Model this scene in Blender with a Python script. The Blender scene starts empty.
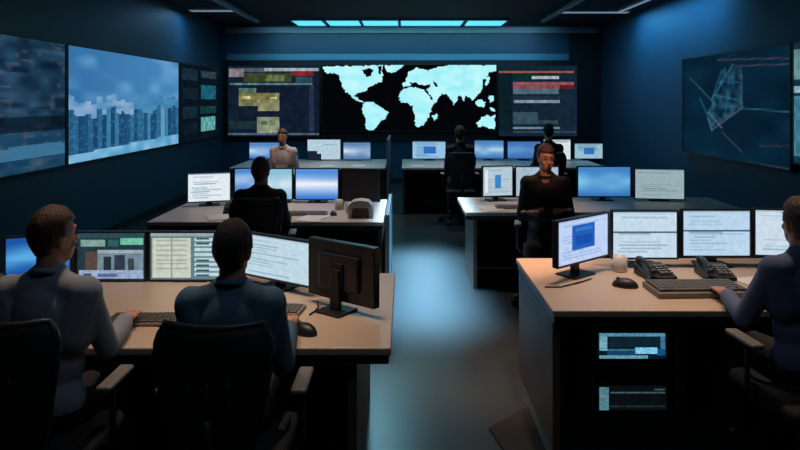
import bpy, bmesh, math, random
from mathutils import Vector, Matrix, Euler
random.seed(7)
C = bpy.context.scene.collection
PI = math.pi
F, HZ, VX, HC = 620.0, 100.0, 405.0, 1.8      # focal length in px, horizon row, vanishing column, camera height
def at(px, py, s):                             # a point whose scale is s pixels per metre
    return Vector(((px - VX) / s, F / s, HC - (py - HZ) / s))

# ------------------------------------------------------------------ materials
def s2l(c):
    return tuple((x / 12.92 if x <= 0.04045 else ((x + 0.055) / 1.055) ** 2.4) for x in c)
def rgb(r, g, b): return s2l((r / 255, g / 255, b / 255))
def mat(name, col, rough=0.5, metal=0.0, noise=0.0, nscale=20, bump=0.0, spec=0.5, emit=None, estr=0, stretch=None, coat=0):
    m = bpy.data.materials.new(name); m.use_nodes = True
    nt = m.node_tree; b = nt.nodes['Principled BSDF']
    b.inputs['Base Color'].default_value = (*col, 1); b.inputs['Roughness'].default_value = rough
    b.inputs['Metallic'].default_value = metal; b.inputs['Specular IOR Level'].default_value = spec
    b.inputs['Coat Weight'].default_value = coat
    if emit:
        b.inputs['Emission Color'].default_value = (*emit, 1); b.inputs['Emission Strength'].default_value = estr
    if noise or bump:
        tc = nt.nodes.new('ShaderNodeTexCoord'); mp = nt.nodes.new('ShaderNodeMapping'); n = nt.nodes.new('ShaderNodeTexNoise')
        if stretch: mp.inputs['Scale'].default_value = stretch
        n.inputs['Scale'].default_value = nscale; n.inputs['Detail'].default_value = 5
        nt.links.new(tc.outputs['Object'], mp.inputs[0]); nt.links.new(mp.outputs[0], n.inputs['Vector'])
        if noise:
            mx = nt.nodes.new('ShaderNodeMix'); mx.data_type = 'RGBA'
            mx.inputs[6].default_value = (*[c * (1 - noise) for c in col], 1); mx.inputs[7].default_value = (*[min(1, c * (1 + noise)) for c in col], 1)
            nt.links.new(n.outputs[0], mx.inputs[0]); nt.links.new(mx.outputs[2], b.inputs['Base Color'])
        if bump:
            bp = nt.nodes.new('ShaderNodeBump'); bp.inputs['Strength'].default_value = bump; bp.inputs['Distance'].default_value = 0.01
            nt.links.new(n.outputs[0], bp.inputs['Height']); nt.links.new(bp.outputs[0], b.inputs['Normal'])
    return m
def screen_mat(name, strength):
    m = bpy.data.materials.new(name); m.use_nodes = True
    nt = m.node_tree; nt.nodes.clear()
    a = nt.nodes.new('ShaderNodeVertexColor'); a.layer_name = 'Col'
    e = nt.nodes.new('ShaderNodeEmission'); e.inputs[1].default_value = strength
    o = nt.nodes.new('ShaderNodeOutputMaterial')
    nt.links.new(a.outputs[0], e.inputs[0]); nt.links.new(e.outputs[0], o.inputs[0])
    return m
M = dict(
    wall=mat('wall paint', (0.02, 0.075, 0.12), 0.55, noise=0.15, nscale=6),
    wallback=mat('back wall paint', (0.015, 0.065, 0.12), 0.45, noise=0.15, nscale=6),
    ceil=mat('ceiling paint', (0.015, 0.018, 0.024), 0.8, noise=0.3, nscale=10),
    trim=mat('blue grey trim', (0.32, 0.42, 0.48), 0.5, noise=0.1),
    trim2=mat('steel blue trim', (0.10, 0.26, 0.36), 0.5, noise=0.1),
    panel=mat('charcoal panel', (0.006, 0.007, 0.01), 0.6, noise=0.2),
    wood=mat('tan laminate', (0.52, 0.39, 0.30), 0.42, noise=0.12, nscale=9, stretch=(1, 7, 7)),
    woodpink=mat('pale laminate', (0.55, 0.45, 0.40), 0.45, noise=0.1, nscale=9, stretch=(1, 7, 7)),
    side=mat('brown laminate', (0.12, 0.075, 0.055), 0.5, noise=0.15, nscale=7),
    black=mat('black plastic', (0.008, 0.009, 0.011), 0.45, noise=0.1, nscale=60),
    bezel=mat('dark bezel plastic', (0.012, 0.02, 0.03), 0.35, noise=0.1, nscale=60),
    grey=mat('grey plastic', (0.22, 0.21, 0.2), 0.45, noise=0.1, nscale=60),
    kbd=mat('keyboard plastic', (0.20, 0.17, 0.14), 0.5, noise=0.1, nscale=60),
    keys=mat('key plastic', (0.09, 0.077, 0.064), 0.5, noise=0.1, nscale=60),
    lightpl=mat('pale plastic', (0.62, 0.58, 0.54), 0.4, noise=0.06, nscale=30),
    metal=mat('brushed metal', (0.35, 0.37, 0.4), 0.35, metal=0.9, noise=0.1, nscale=40),
    armrest=mat('armrest plastic', (0.22, 0.20, 0.18), 0.35, noise=0.1, nscale=30),
    frame=mat('chair frame plastic', (0.035, 0.036, 0.04), 0.4, noise=0.1, nscale=60),
    mesh=mat('chair mesh', (0.010, 0.011, 0.013), 0.7, noise=0.4, nscale=160, bump=0.3),
    fabric=mat('chair fabric', (0.010, 0.012, 0.016), 0.85, noise=0.3, nscale=120, bump=0.3),
    skin=mat('skin', (0.50, 0.24, 0.15), 0.5, noise=0.08, nscale=30),
    lips=mat('lips', (0.35, 0.10, 0.08), 0.5, noise=0.05),
    eyes=mat('eye', (0.05, 0.03, 0.02), 0.2, noise=0.05),
    hairbrown=mat('brown hair', (0.06, 0.025, 0.012), 0.5, noise=0.5, nscale=60, stretch=(3, 3, 0.6), bump=0.6),
    hairblack=mat('black hair', (0.008, 0.006, 0.006), 0.7, noise=0.5, nscale=60, stretch=(3, 3, 0.6), bump=0.6),
    shirtgrey=mat('light grey shirt', (0.26, 0.28, 0.34), 0.8, noise=0.15, nscale=10, bump=0.25),
    shirtnavy=mat('dark blue shirt', (0.05, 0.12, 0.20), 0.8, noise=0.2, nscale=10, bump=0.25),
    shirtindigo=mat('indigo shirt', (0.10, 0.13, 0.24), 0.8, noise=0.2, nscale=10, bump=0.25),
    shirtblack=mat('black shirt', (0.012, 0.013, 0.016), 0.85, noise=0.2, nscale=10, bump=0.25),
    shirtwhite=mat('pale shirt', (0.45, 0.45, 0.48), 0.8, noise=0.1, nscale=10, bump=0.2),
    trousers=mat('dark trousers', (0.012, 0.013, 0.018), 0.85, noise=0.2, nscale=14, bump=0.2),
    shoe=mat('black leather', (0.01, 0.01, 0.01), 0.35, noise=0.1),
    paper=mat('paper', (0.75, 0.73, 0.70), 0.7, noise=0.04),
    mug=mat('ceramic', (0.6, 0.6, 0.6), 0.25, noise=0.04),
    matte=mat('black rubber', (0.004, 0.004, 0.005), 0.8, noise=0.2),
    lamp=mat('cyan lamp diffuser', (0.4, 0.8, 0.9), 0.4, noise=0.02, emit=rgb(95, 215, 240), estr=1.15),
    lampdim=mat('dim lamp diffuser', (0.3, 0.4, 0.45), 0.4, noise=0.02, emit=rgb(130, 150, 165), estr=0.6),
    lampwarm=mat('warm lamp lens', (0.8, 0.7, 0.6), 0.4, noise=0.02, emit=(1, 0.75, 0.5), estr=2.0),
    led=mat('cyan led bar', (0.3, 0.7, 0.8), 0.4, noise=0.02, emit=rgb(120, 205, 225), estr=0.6),
)
SCR = screen_mat('screen light', 1.0)
MAPS = screen_mat('map screen light', 1.1)
def dark_floor():
    m = bpy.data.materials.new('polished floor'); m.use_nodes = True
    nt = m.node_tree; b = nt.nodes['Principled BSDF']
    tc = nt.nodes.new('ShaderNodeTexCoord'); n = nt.nodes.new('ShaderNodeTexNoise'); n.inputs['Scale'].default_value = 1.3; n.inputs['Detail'].default_value = 0
    r = nt.nodes.new('ShaderNodeMapRange'); r.inputs['To Min'].default_value = 0.29; r.inputs['To Max'].default_value = 0.31
    mx = nt.nodes.new('ShaderNodeMix'); mx.data_type = 'RGBA'
    mx.inputs[6].default_value = (0.018, 0.024, 0.028, 1); mx.inputs[7].default_value = (0.024, 0.03, 0.034, 1)
    nt.links.new(tc.outputs['Object'], n.inputs['Vector']); nt.links.new(n.outputs[0], r.inputs[0]); nt.links.new(r.outputs[0], b.inputs['Roughness'])
    nt.links.new(n.outputs[0], mx.inputs[0]); nt.links.new(mx.outputs[2], b.inputs['Base Color'])
    b.inputs['Specular IOR Level'].default_value = 1.0; b.inputs['IOR'].default_value = 1.7
    return m
M['floor'] = dark_floor()

# ------------------------------------------------------------------ mesh helpers
class MB:
    def __init__(s): s.bm = bmesh.new()
    def _x(s, vs, mtx):
        for v in vs: v.co = mtx @ v.co
        return vs
    def box(s, x0, x1, y0, y1, z0, z1, bev=0.0, mtx=None, seg=2):
        r = bmesh.ops.create_cube(s.bm, size=1); vs = r['verts']
        for v in vs: v.co = Vector(((x0 + x1) / 2 + v.co.x * (x1 - x0), (y0 + y1) / 2 + v.co.y * (y1 - y0), (z0 + z1) / 2 + v.co.z * (z1 - z0)))
        if bev:
            es = list({e for v in vs for e in v.link_edges})
            r2 = bmesh.ops.bevel(s.bm, geom=es, offset=bev, segments=seg, affect='EDGES', profile=0.5)
            vs = list({v for f in r2['faces'] for v in f.verts} | {v for v in vs if v.is_valid})
        if mtx: s._x(vs, mtx)
        return s
    def cyl(s, p0, p1, r0, r1=None, n=20):
        p0, p1 = Vector(p0), Vector(p1); r1 = r0 if r1 is None else r1; d = p1 - p0
        r = bmesh.ops.create_cone(s.bm, cap_ends=True, segments=n, radius1=r0, radius2=r1, depth=d.length)
        s._x(r['verts'], Matrix.Translation((p0 + p1) / 2) @ d.to_track_quat('Z', 'Y').to_matrix().to_4x4()); return s
    def ball(s, c, rad, n=16, rot=None):
        r = bmesh.ops.create_uvsphere(s.bm, u_segments=n, v_segments=max(8, n * 3 // 4), radius=1)
        m = Matrix.Translation(Vector(c)) @ (rot or Matrix.Identity(4)) @ Matrix.Diagonal((*rad, 1))
        s._x(r['verts'], m); return s
    def cap(s, p0, p1, r0, r1=None, n=14):
        r1 = r0 if r1 is None else r1
        s.cyl(p0, p1, r0, r1, n); s.ball(p0, (r0,) * 3, n); s.ball(p1, (r1,) * 3, n); return s
    def tube(s, pts, r, n=8, closed=False):
        pts = [Vector(p) for p in pts]; rings = []
        for i, p in enumerate(pts):
            a = pts[i - 1] if (i or closed) else p; b = pts[(i + 1) % len(pts)] if (i < len(pts) - 1 or closed) else p
            q = (b - a).to_track_quat('Z', 'Y')
            rings.append([s.bm.verts.new(p + q @ Vector((r * math.cos(2 * PI * k / n), r * math.sin(2 * PI * k / n), 0))) for k in range(n)])
        m = len(rings)
        for i in range(m if closed else m - 1):
            A, B = rings[i], rings[(i + 1) % m]
            off = 0
            if closed and i == m - 1: off = min(range(n), key=lambda o: sum((A[k].co - B[(k + o) % n].co).length for k in range(n)))
            for k in range(n): s.bm.faces.new((A[k], A[(k + 1) % n], B[(k + 1 + off) % n], B[(k + off) % n]))
        if not closed: s.bm.faces.new(rings[0][::-1]); s.bm.faces.new(rings[-1])
        return s
    def lathe(s, prof, c=(0, 0, 0), n=24):
        c = Vector(c); rings = []
        for r, z in prof: rings.append([s.bm.verts.new(c + Vector((r * math.cos(2 * PI * k / n), r * math.sin(2 * PI * k / n), z))) for k in range(n)])
        for A, B in zip(rings, rings[1:]):
            for k in range(n): s.bm.faces.new((A[k], A[(k + 1) % n], B[(k + 1) % n], B[k]))
        if prof[0][0] > 1e-5: s.bm.faces.new(rings[0][::-1])
        if prof[-1][0] > 1e-5: s.bm.faces.new(rings[-1])
        return s
    def prism(s, poly, z0, z1):
        a = [s.bm.verts.new((x, y, z0)) for x, y in poly]; b = [s.bm.verts.new((x, y, z1)) for x, y in poly]
        s.bm.faces.new(a[::-1]); s.bm.faces.new(b)
        for i in range(len(a)): j = (i + 1) % len(a); s.bm.faces.new((a[i], a[j], b[j], b[i]))
        return s
    def build(s, name, m, parent=None, smooth=False, **k):
        bmesh.ops.remove_doubles(s.bm, verts=s.bm.verts, dist=1e-6)
        bmesh.ops.recalc_face_normals(s.bm, faces=s.bm.faces)
        me = bpy.data.meshes.new(name); s.bm.to_mesh(me); s.bm.free()
        if smooth:
            for p in me.polygons: p.use_smooth = True
        return link(name, me, m, parent, **k)
def link(name, me, m, parent=None, loc=None, label=None, cat=None, group=None, kind=None):
    me.materials.append(m if not isinstance(m, str) else M[m])
    o = bpy.data.objects.new(name, me); C.objects.link(o)
    if parent: o.parent = parent
    if loc is not None: o.location = loc
    return tag(o, label, cat, group, kind)
def tag(o, label=None, cat=None, group=None, kind=None):
    if label: o['label'] = label
    if cat: o['category'] = cat
    if group: o['group'] = group
    if kind: o['kind'] = kind
    return o
def thing(name, label, cat, loc=(0, 0, 0), rz=0, group=None):
    o = bpy.data.objects.new(name, None); C.objects.link(o); o.empty_display_size = 0.1
    o.location = loc; o.rotation_euler = (0, 0, rz)
    return tag(o, label, cat, group)
KIDS = {}
def children(o): return [c for c in bpy.data.objects if c.parent == o]
def copy_tree(o, label=None, loc=None, rz=None, parent=None):
    c = o.copy(); C.objects.link(c); c.parent = parent
    for ch in children(o): copy_tree(ch, parent=c)
    if label: c['label'] = label
    if loc is not None: c.location = loc
    if rz is not None: c.rotation_euler = (0, 0, rz)
    return c
def struct(name, mb, m, parent=None): return mb.build(name, m, parent, kind='structure')

# ------------------------------------------------------------------ the room
XL, XR, YB, ZC, YF = -3.98, 4.24, F / 46.0, 3.42, -1.6
struct('floor', MB().box(XL - .1, XR + .1, YF - .1, YB + .1, -.1, 0), 'floor')
struct('ceiling', MB().box(XL - .1, XR + .1, YF - .1, YB + .1, ZC, ZC + .1), 'ceil')
struct('wall_left', MB().box(XL - .1, XL, YF - .1, YB + .1, 0, ZC), 'wall')
struct('wall_right', MB().box(XR, XR + .1, YF - .1, YB + .1, 0, ZC), 'wall')
struct('wall_back', MB().box(XL, XR, YB, YB + .1, 0, ZC), 'wallback')
struct('wall_front', MB().box(XL, XR, YF - .1, YF, 0, ZC), 'wall')
struct('baseboard_left', MB().box(XL, XL + .015, YF, YB, 0, .1, .004), 'panel')
struct('baseboard_right', MB().box(XR - .015, XR, YF, YB, 0, .1, .004), 'panel')
struct('baseboard_back', MB().box(XL + .02, XR - .02, YB - .015, YB, 0, .1, .004), 'panel')
# dark surround of the back wall displays, with the trim strip above it and the cornice
struct('trim_1', MB().box(-3.86, 4.2, YB - .05, YB, 2.66, 2.80, .006), 'trim2')
struct('trim_2', MB().box(-3.9, 4.2, YB - .06, YB, 3.25, 3.38, .006), 'trim')
struct('trim_3', MB().box(-3.95, 4.2, YB - .03, YB, .9, 2.66, .004), 'panel')
struct('trim_4', MB().box(3.55, 4.2, YB - .08, YB - .052, .1, 3.24, .004), 'panel')
struct('trim_5', MB().box(-3.6, -2.55, YB - .09, YB - .06, 3.27, 3.37, .004), 'trim')

# ------------------------------------------------------------------ painting the pictures the screens show
def hsh(i, j, k=0):
    x = math.sin(i * 127.1 + j * 311.7 + k * 74.7) * 43758.5453
    return x - math.floor(x)
def vn(x, y, k=0):
    i, j = math.floor(x), math.floor(y); u, v = x - i, y - j; u, v = u * u * (3 - 2 * u), v * v * (3 - 2 * v)
    return (hsh(i, j, k) * (1 - u) + hsh(i + 1, j, k) * u) * (1 - v) + (hsh(i, j + 1, k) * (1 - u) + hsh(i + 1, j + 1, k) * u) * v
def mixc(a, b, t): return tuple(x + (y - x) * t for x, y in zip(a, b))
def screen_mesh(name, w, h, paint, n, m):
    """a grid w x h in the XZ plane facing -Y, centre at the origin, each cell one colour of the picture"""
    me = bpy.data.meshes.new(name); vs = []; fs = []
    for j in range(m + 1):
        for i in range(n + 1): vs.append((-w / 2 + w * i / n, 0, -h / 2 + h * j / m))
    for j in range(m):
        for i in range(n): a = j * (n + 1) + i; fs.append((a, a + 1, a + n + 2, a + n + 1))
    me.from_pydata(vs, [], fs); ca = me.color_attributes.new('Col', 'FLOAT_COLOR', 'CORNER'); q = 0
    for j in range(m):
        for i in range(n):
            c = s2l(tuple(max(0, min(1, x / 255)) for x in paint((i + .5) / n, (j + .5) / m)))
            for _ in range(4): ca.data[q].color = (*c, 1); q += 1
    return me
def rects(bg, rs, noise=0.06, k=0):
    def p(u, v):
        c = bg(u, v) if callable(bg) else bg
        for (x0, x1, y0, y1, col) in rs:                 # y from the top
            if x0 <= u <= x1 and y0 <= 1 - v <= y1: c = col
        f = 1 + noise * (vn(u * 30, v * 20, k) - .5) * 2
        return tuple(x * f for x in c)
    return p
def doc(seed, bg=(196, 218, 234), ink=(140, 170, 190), block=None, band=None):
    rnd = random.Random(seed); rs = []
    y = .1
    while y < .93:
        x0 = .07 + rnd.random() * .08
        rs.append((x0, x0 + .3 + rnd.random() * .5, y, y + .025, mixc(bg, ink, .3 + .5 * rnd.random())))
        y += .07 + (rnd.random() < .2) * .06
    rs.append((0, 1, 0, .05, mixc(bg, ink, .6)))
    if band: rs.append((0, 1, .42, .46, band)); rs.append((.1, .6, .455, .49, ink))
    if block: rs += block
    return rects(bg, rs, .04, seed)
def blue_pic(seed, lo=(40, 100, 190), hi=(170, 215, 245), fx=3):
    def p(u, v):
        t = max(0, 1 - abs(v - .5) * 2.2) * (.5 + .8 * vn(u * fx + seed, v * 4, seed))
        if v > .9: t = .15
        return mixc(lo, hi, min(1, t))
    return p
def dash(seed):
    rs = [(0, 1, 0, .1, (45, 75, 85)), (.05, .42, .14, .3, (125, 160, 150)), (.46, .62, .14, .3, (45, 90, 90)), (.64, .97, .12, .26, (110, 190, 160)),
          (.12, .3, .38, .8, (85, 70, 65)), (.3, .97, .34, .42, (150, 170, 175)), (.3, .97, .42, .78, (115, 135, 150)), (.38, .5, .5, .78, (40, 50, 60)),
          (.55, .7, .46, .78, (50, 60, 75)), (.76, .84, .52, .78, (60, 70, 80)), (.02, .97, .8, .97, (150, 170, 200)), (.1, .2, .84, .9, (60, 60, 110)), (.3, .6, .87, .92, (90, 100, 150))]
    return rects((35, 55, 65), rs, .1, seed)
def two_pane(seed):
    rs = [(0, 1, 0, .07, (150, 165, 170)), (.03, .5, .1, .95, (200, 205, 190))]
    for i in range(7): rs.append((.07, .45, .16 + i * .1, .19 + i * .1, (165, 172, 160)))
    for i in range(8): rs.append((.54, .96, .1 + i * .11, .17 + i * .11, (185, 210, 215))); rs.append((.56, .72, .12 + i * .11, .15 + i * .11, (60, 85, 95)))
    rs += [(.24, .27, .1, .95, (150, 158, 150))]
    return rects((95, 125, 135), rs, .05, seed)

def frame_bars(w, h, t, d, y0=0.0):
    m = MB()
    m.box(-w / 2 - t, w / 2 + t, y0, y0 + d, h / 2, h / 2 + t, .002); m.box(-w / 2 - t, w / 2 + t, y0, y0 + d, -h / 2 - t, -h / 2, .002)
    m.box(-w / 2 - t, -w / 2, y0, y0 + d, -h / 2, h / 2); m.box(w / 2, w / 2 + t, y0, y0 + d, -h / 2, h / 2)
    return m

# ------------------------------------------------------------------ desk monitors
def monitor(x0, s0, x1, s1, yt, yb, desk_z, label, paint=None, group=None, rear=False, stand_r=.10, n=44, m=28):
    """outer edges of the display at columns x0, x1 (scales s0, s1); top and bottom row at x0"""
    A, B = at(x0, yt, s0), at(x1, yt, s1); zb = at(x0, yb, s0).z; zt = A.z
    mid = (A + B) / 2; d = B - A; w = math.hypot(d.x, d.y); ang = math.atan2(d.y, d.x); h = zt - zb
    t = thing('monitor', label, 'monitor', (mid.x, mid.y, desk_z), ang + (PI if rear else 0), group)
    zc = (zt + zb) / 2 - desk_z; b = .011
    fr = frame_bars(w - 2 * b, h - 2 * b, b, .018, -.012)
    fr.box(-w / 2, w / 2, .004, .03, -h / 2, h / 2, .006)
    fr.box(-w * .3, w * .3, .028, .05, -h * .3, h * .3, .01)
    fr.build('casing', 'bezel', t, loc=(0, 0, zc))
    if paint:
        link('screen', screen_mesh('screen', w - 2 * b, h - 2 * b, paint, n, m), SCR, t, loc=(0, -.004, zc))
    else:
        MB().box(-w / 2 + b, w / 2 - b, -.005, .003, -h / 2 + b, h / 2 - b).build('screen', 'black', t, loc=(0, 0, zc), label='dark unlit screen')
    st = MB().box(-.03, .03, .045, .075, .008, zc + .02, .006); st.box(-.04, .04, .04, .06, zc - .05, zc + .05, .004)
    st.build('stand', 'black', t)
    MB().box(-stand_r, stand_r, -.02, .13, 0, .012, .005).build('base', 'black', t)
    return t
DZ = .74
G1 = 'monitors on the front left desk'; G2 = 'monitors on the front right desk'; G3 = 'monitors on the middle left desk'
G4 = 'monitors on the middle right desk'; G5 = 'monitors on the back left desk'; G6 = 'monitors on the back right desk'
monitor(4, 178, 72, 172, 237, 281, DZ, 'blue-screened monitor half hidden behind the man in the grey shirt', blue_pic(3, (15, 70, 150), (90, 170, 225)), G1)
monitor(76, 171, 147, 171, 231, 282, DZ, 'monitor showing a dark dashboard with green tiles, in front of the keyboard', dash(1), G1)
monitor(149, 171, 233, 171, 231, 281, DZ, 'monitor with cream and grey list panes beside the dark-haired man', two_pane(2), G1)
monitor(238, 171, 312, 186, 230, 273, DZ, 'angled monitor with a pale blue text page, right of the dark-haired man', doc(4, (190, 215, 228)), G1, n=40)
monitor(312, 189, 378, 205, 236, 292, DZ, 'monitor seen from behind at the right end of the front left desk', None, G1, rear=True, stand_r=.08)
blk = [(.28, .73, .14, .72, (35, 95, 185)), (.33, .68, .22, .3, (60, 120, 200)), (.33, .68, .4, .6, (25, 80, 170))]
monitor(556, 174, 608, 160, 221, 269, DZ, 'angled monitor with a dark blue square on a white page', doc(5, (190, 210, 245), (150, 175, 220), blk), G2)
monitor(611, 158, 678, 158, 210, 259, DZ, 'monitor with a white page split by a grey bar, next to the blue square one', doc(6, band=(70, 95, 120)), G2)
monitor(681, 158, 751, 158, 209, 257, DZ, 'monitor with a bar-split page, third from the aisle on the front right desk', doc(7, (185, 212, 234), band=(60, 85, 115)), G2)
monitor(753, 158, 822, 160, 208, 256, DZ, 'monitor with a white page beside the head of the man at the right edge', doc(8, (200, 218, 232)), G2)
monitor(187, 101, 231, 99, 173, 203, DZ, 'white-screened monitor at the left end of the middle left desk', doc(9, (225, 235, 240), (90, 120, 150)), G3)
monitor(234, 98, 265, 97, 168, 194, DZ, 'blue-screened monitor left of the man in black', blue_pic(9, (60, 120, 200), (190, 215, 240)), G3)
monitor(267, 97, 293, 97, 168, 200, DZ, 'narrow pale blue monitor behind the head of the man in black', blue_pic(4, (130, 185, 215), (205, 225, 235)), G3)
monitor(295, 97, 339, 97, 168, 200, DZ, 'monitor with a bright white glow on blue, middle left desk', blue_pic(12, (60, 125, 210), (235, 240, 250), 1.2), G3)
monitor(342, 97, 380, 98, 168, 201, DZ, 'switched-off dark monitor above the white desk unit', None, G3)
blk2 = [(.4, .62, .3, .75, (60, 130, 200)), (.06, .16, .1, .9, (225, 232, 238))]
monitor(482, 96, 513, 95, 166, 197, DZ, 'monitor with a small blue square, nearest the aisle on the middle right desk', doc(11, (180, 200, 212), (150, 170, 185), blk2), G4)
monitor(515, 95, 559, 95, 166, 197, DZ, 'grey-paged monitor mostly hidden behind the orange-lit person', doc(12, (170, 190, 205)), G4)
monitor(577, 95, 631, 95, 166, 197, DZ, 'monitor with a wide blue picture, right of the orange-lit person', blue_pic(15, (55, 120, 190), (130, 200, 235)), G4)
monitor(634, 95, 685, 96, 168, 199, DZ, 'monitor with a faded grey-green page, rightmost on the middle right desk', doc(14, (150, 175, 180), (110, 135, 150)), G4)
monitor(249, 57, 284, 57, 142, 159, DZ, 'blue monitor left of the pale-shirted person on the back left desk', blue_pic(5, (70, 120, 190), (190, 220, 245)), G5, n=24, m=14)
monitor(307, 57, 341, 57, 139, 160, DZ, 'large pale monitor right of the pale-shirted person', rects((180, 205, 220), [(0, .3, .55, 1, (25, 35, 50)), (.3, .42, .75, 1, (25, 35, 50)), (.45, .9, .2, .25, (150, 180, 200))]), G5, n=24, m=14)
monitor(343, 57, 371, 57, 142, 160, DZ, 'small blue monitor at the aisle end of the back left desk', blue_pic(6, (80, 120, 170), (200, 220, 235)), G5, n=24, m=14)
blk3 = [(.35, .72, .3, .72, (50, 110, 190))]
monitor(412, 57, 446, 57, 141, 159, DZ, 'monitor with a blue patch at the aisle end of the back right desk', doc(21, (150, 195, 225), (110, 160, 200), blk3), G6, n=24, m=14)
monitor(474, 57, 504, 57, 140, 159, DZ, 'blue monitor right of the dark figure on the back right desk', blue_pic(7, (60, 120, 185), (170, 205, 230)), G6, n=24, m=14)
monitor(507, 57, 541, 57, 141, 159, DZ, 'blue monitor behind the orange-lit person on the back right desk', blue_pic(8, (60, 110, 180), (100, 150, 205)), G6, n=24, m=14)
monitor(543, 57, 571, 57, 139, 160, DZ, 'white-screened monitor on the back right desk', doc(23, (215, 225, 228), (150, 170, 180)), G6, n=24, m=14)
monitor(574, 57, 603, 57, 143, 159, DZ, 'rightmost monitor on the back right desk, with a dark blue square', doc(24, (150, 190, 205), (100, 140, 160), blk3), G6, n=24, m=14)

# ------------------------------------------------------------------ wall displays
def wall_display(label, w, h, paint, n, m, loc, rz, matl=SCR, group=None, t=.02):
    o = thing('wall_display', label, 'display screen', loc, rz, group)
    f = frame_bars(w, h, t, .05, -.012); f.box(-w / 2 - t, w / 2 + t, .01, .05, -h / 2 - t, h / 2 + t)
    f.build('frame', 'black', o)
    link('screen', screen_mesh('screen', w, h, paint, n, m), matl, o)
    return o
SB = F / (YB - .085)
def bx(px): return (px - VX) / SB
def bz(py): return HC - (py - HZ) / SB
def inpoly(x, y, P):
    c = False; j = len(P) - 1
    for i in range(len(P)):
        if (P[i][1] > y) != (P[j][1] > y) and x < (P[j][0] - P[i][0]) * (y - P[i][1]) / (P[j][1] - P[i][1]) + P[i][0]: c = not c
        j = i
    return c
LAND = [[(85,60),(300,56),(302,112),(268,128),(245,140),(240,156),(226,152),(205,158),(198,168),(215,182),(232,190),(224,194),(200,182),(180,162),(158,145),(148,112),(138,88),(88,82)],
        [(308,54),(380,54),(366,66),(350,78),(335,84),(318,76)],
        [(228,196),(250,186),(272,192),(296,208),(322,228),(312,252),(292,262),(280,280),(266,295),(242,293),(240,258),(228,226)],
        [(370,146),(392,138),(422,136),(455,148),(470,168),(480,184),(496,184),(482,212),(472,240),(456,270),(434,284),(422,274),(416,232),(412,206),(400,198),(372,192),(358,172)],
        [(390,98),(396,82),(420,66),(446,68),(470,74),(500,64),(540,54),(715,54),(715,76),(690,84),(684,102),(668,108),(668,140),(656,160),(640,168),(634,186),(620,172),(606,168),(600,188),(590,172),(578,168),(572,186),(562,200),(550,182),(540,164),(520,160),(510,172),(498,196),(484,186),(474,160),(466,146),(440,132),(412,128),(396,134),(378,132),(372,120),(386,114)],
        [(640,186),(664,180),(680,190),(672,210),(650,206)], [(690,170),(704,168),(708,186),(694,192)], [(690,212),(714,214),(714,224),(696,222)],
        [(644,268),(664,248),(684,238),(700,244),(712,234),(714,290),(690,290),(676,278),(654,282)], [(484,238),(500,232),(502,252),(490,260)], [(680,100),(694,96),(690,124),(678,130)]]
SEA = [[(222,70),(250,66),(268,74),(258,96),(240,94)], [(398,118),(420,120),(450,130),(476,122),(478,136),(456,144),(432,134),(404,130)], [(488,116),(500,118),(504,134),(492,130)], [(284,60),(300,60),(296,90),(286,84)]]
def map_paint(u, v):
    px = 322 + u * 176; py = 65 + (1 - v) * 66.5
    x, y = (px - 300) * 3.636, (py - 50) * 3.636
    x += (vn(x / 7, y / 7, 1) - .5) * 7; y += (vn(x / 7, y / 7, 2) - .5) * 7
    land = any(inpoly(x, y, P) for P in LAND) and not any(inpoly(x, y, P) for P in SEA)
    if land: return mixc((150, 228, 236), (186, 240, 244), vn(x / 25, y / 20, 3))
    r = vn(x / 14, y / 12, 5)
    return (13, 4, 5) if r > .85 else (3, 5, 8)
YD = YB - .082
def back_display(label, x0, x1, y0, y1, paint, n, m, matl=SCR):
    X0, X1, Z1, Z0 = bx(x0), bx(x1), bz(y0), bz(y1)
    return wall_display(label, X1 - X0, Z1 - Z0, paint, n, m, ((X0 + X1) / 2, YD, (Z0 + Z1) / 2), 0, matl)
back_display('large back wall screen with a glowing world map on black', 322, 497, 65, 131, map_paint, 220, 84, MAPS)
def R2(px0, py0, sc, W, H, lst):
    out = []
    for (a, b, c, d, col) in lst:
        out.append((((px0 + a / sc) - W[0]) / (W[1] - W[0]), ((px0 + b / sc) - W[0]) / (W[1] - W[0]), ((py0 + c / sc) - H[0]) / (H[1] - H[0]), ((py0 + d / sc) - H[0]) / (H[1] - H[0]), col))
    return out
L1 = [(95,520,65,85,(70,80,95)),(95,170,70,110,(125,115,120)),(170,410,92,136,(56,68,42)),(280,370,100,130,(98,108,66)),(270,550,65,78,(150,168,172)),(410,520,80,104,(120,34,44)),(430,510,110,138,(40,75,85)),(100,510,138,150,(90,120,130)),
      (145,230,165,190,(84,112,100)),(145,345,190,235,(120,118,72)),(145,240,235,255,(120,120,90)),(238,345,225,282,(140,140,104)),(160,200,205,220,(190,185,130)),(300,335,210,222,(185,185,140)),
      (236,345,312,400,(126,140,112)),(255,290,330,350,(80,95,80)),(300,330,355,385,(160,170,140)),(95,235,330,370,(26,44,52)),(495,520,150,380,(34,50,72)),(85,560,392,402,(75,95,115))]
back_display('back wall screen with yellow panels left of the world map', 228, 319, 66, 136, rects((17, 28, 46), R2(210, 55, 5, (228, 319), (66, 136), L1), .2, 3), 110, 70)
L2 = [(95,470,78,92,(140,85,65)),(95,260,96,124,(12,45,40)),(260,395,104,122,(170,180,185)),(165,470,136,150,(150,80,90)),(165,400,150,168,(120,75,85)),(400,470,150,168,(90,30,35)),(165,395,170,196,(75,100,115)),(165,400,204,222,(30,45,65)),
      (170,400,226,240,(125,140,155)),(165,290,285,345,(50,75,90)),(300,410,300,320,(24,36,50)),(165,420,358,370,(105,125,140)),(165,480,380,392,(45,65,80)),(95,160,90,380,(12,30,38)),(400,480,200,380,(20,38,55)),(290,390,325,345,(50,62,75))]
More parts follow.
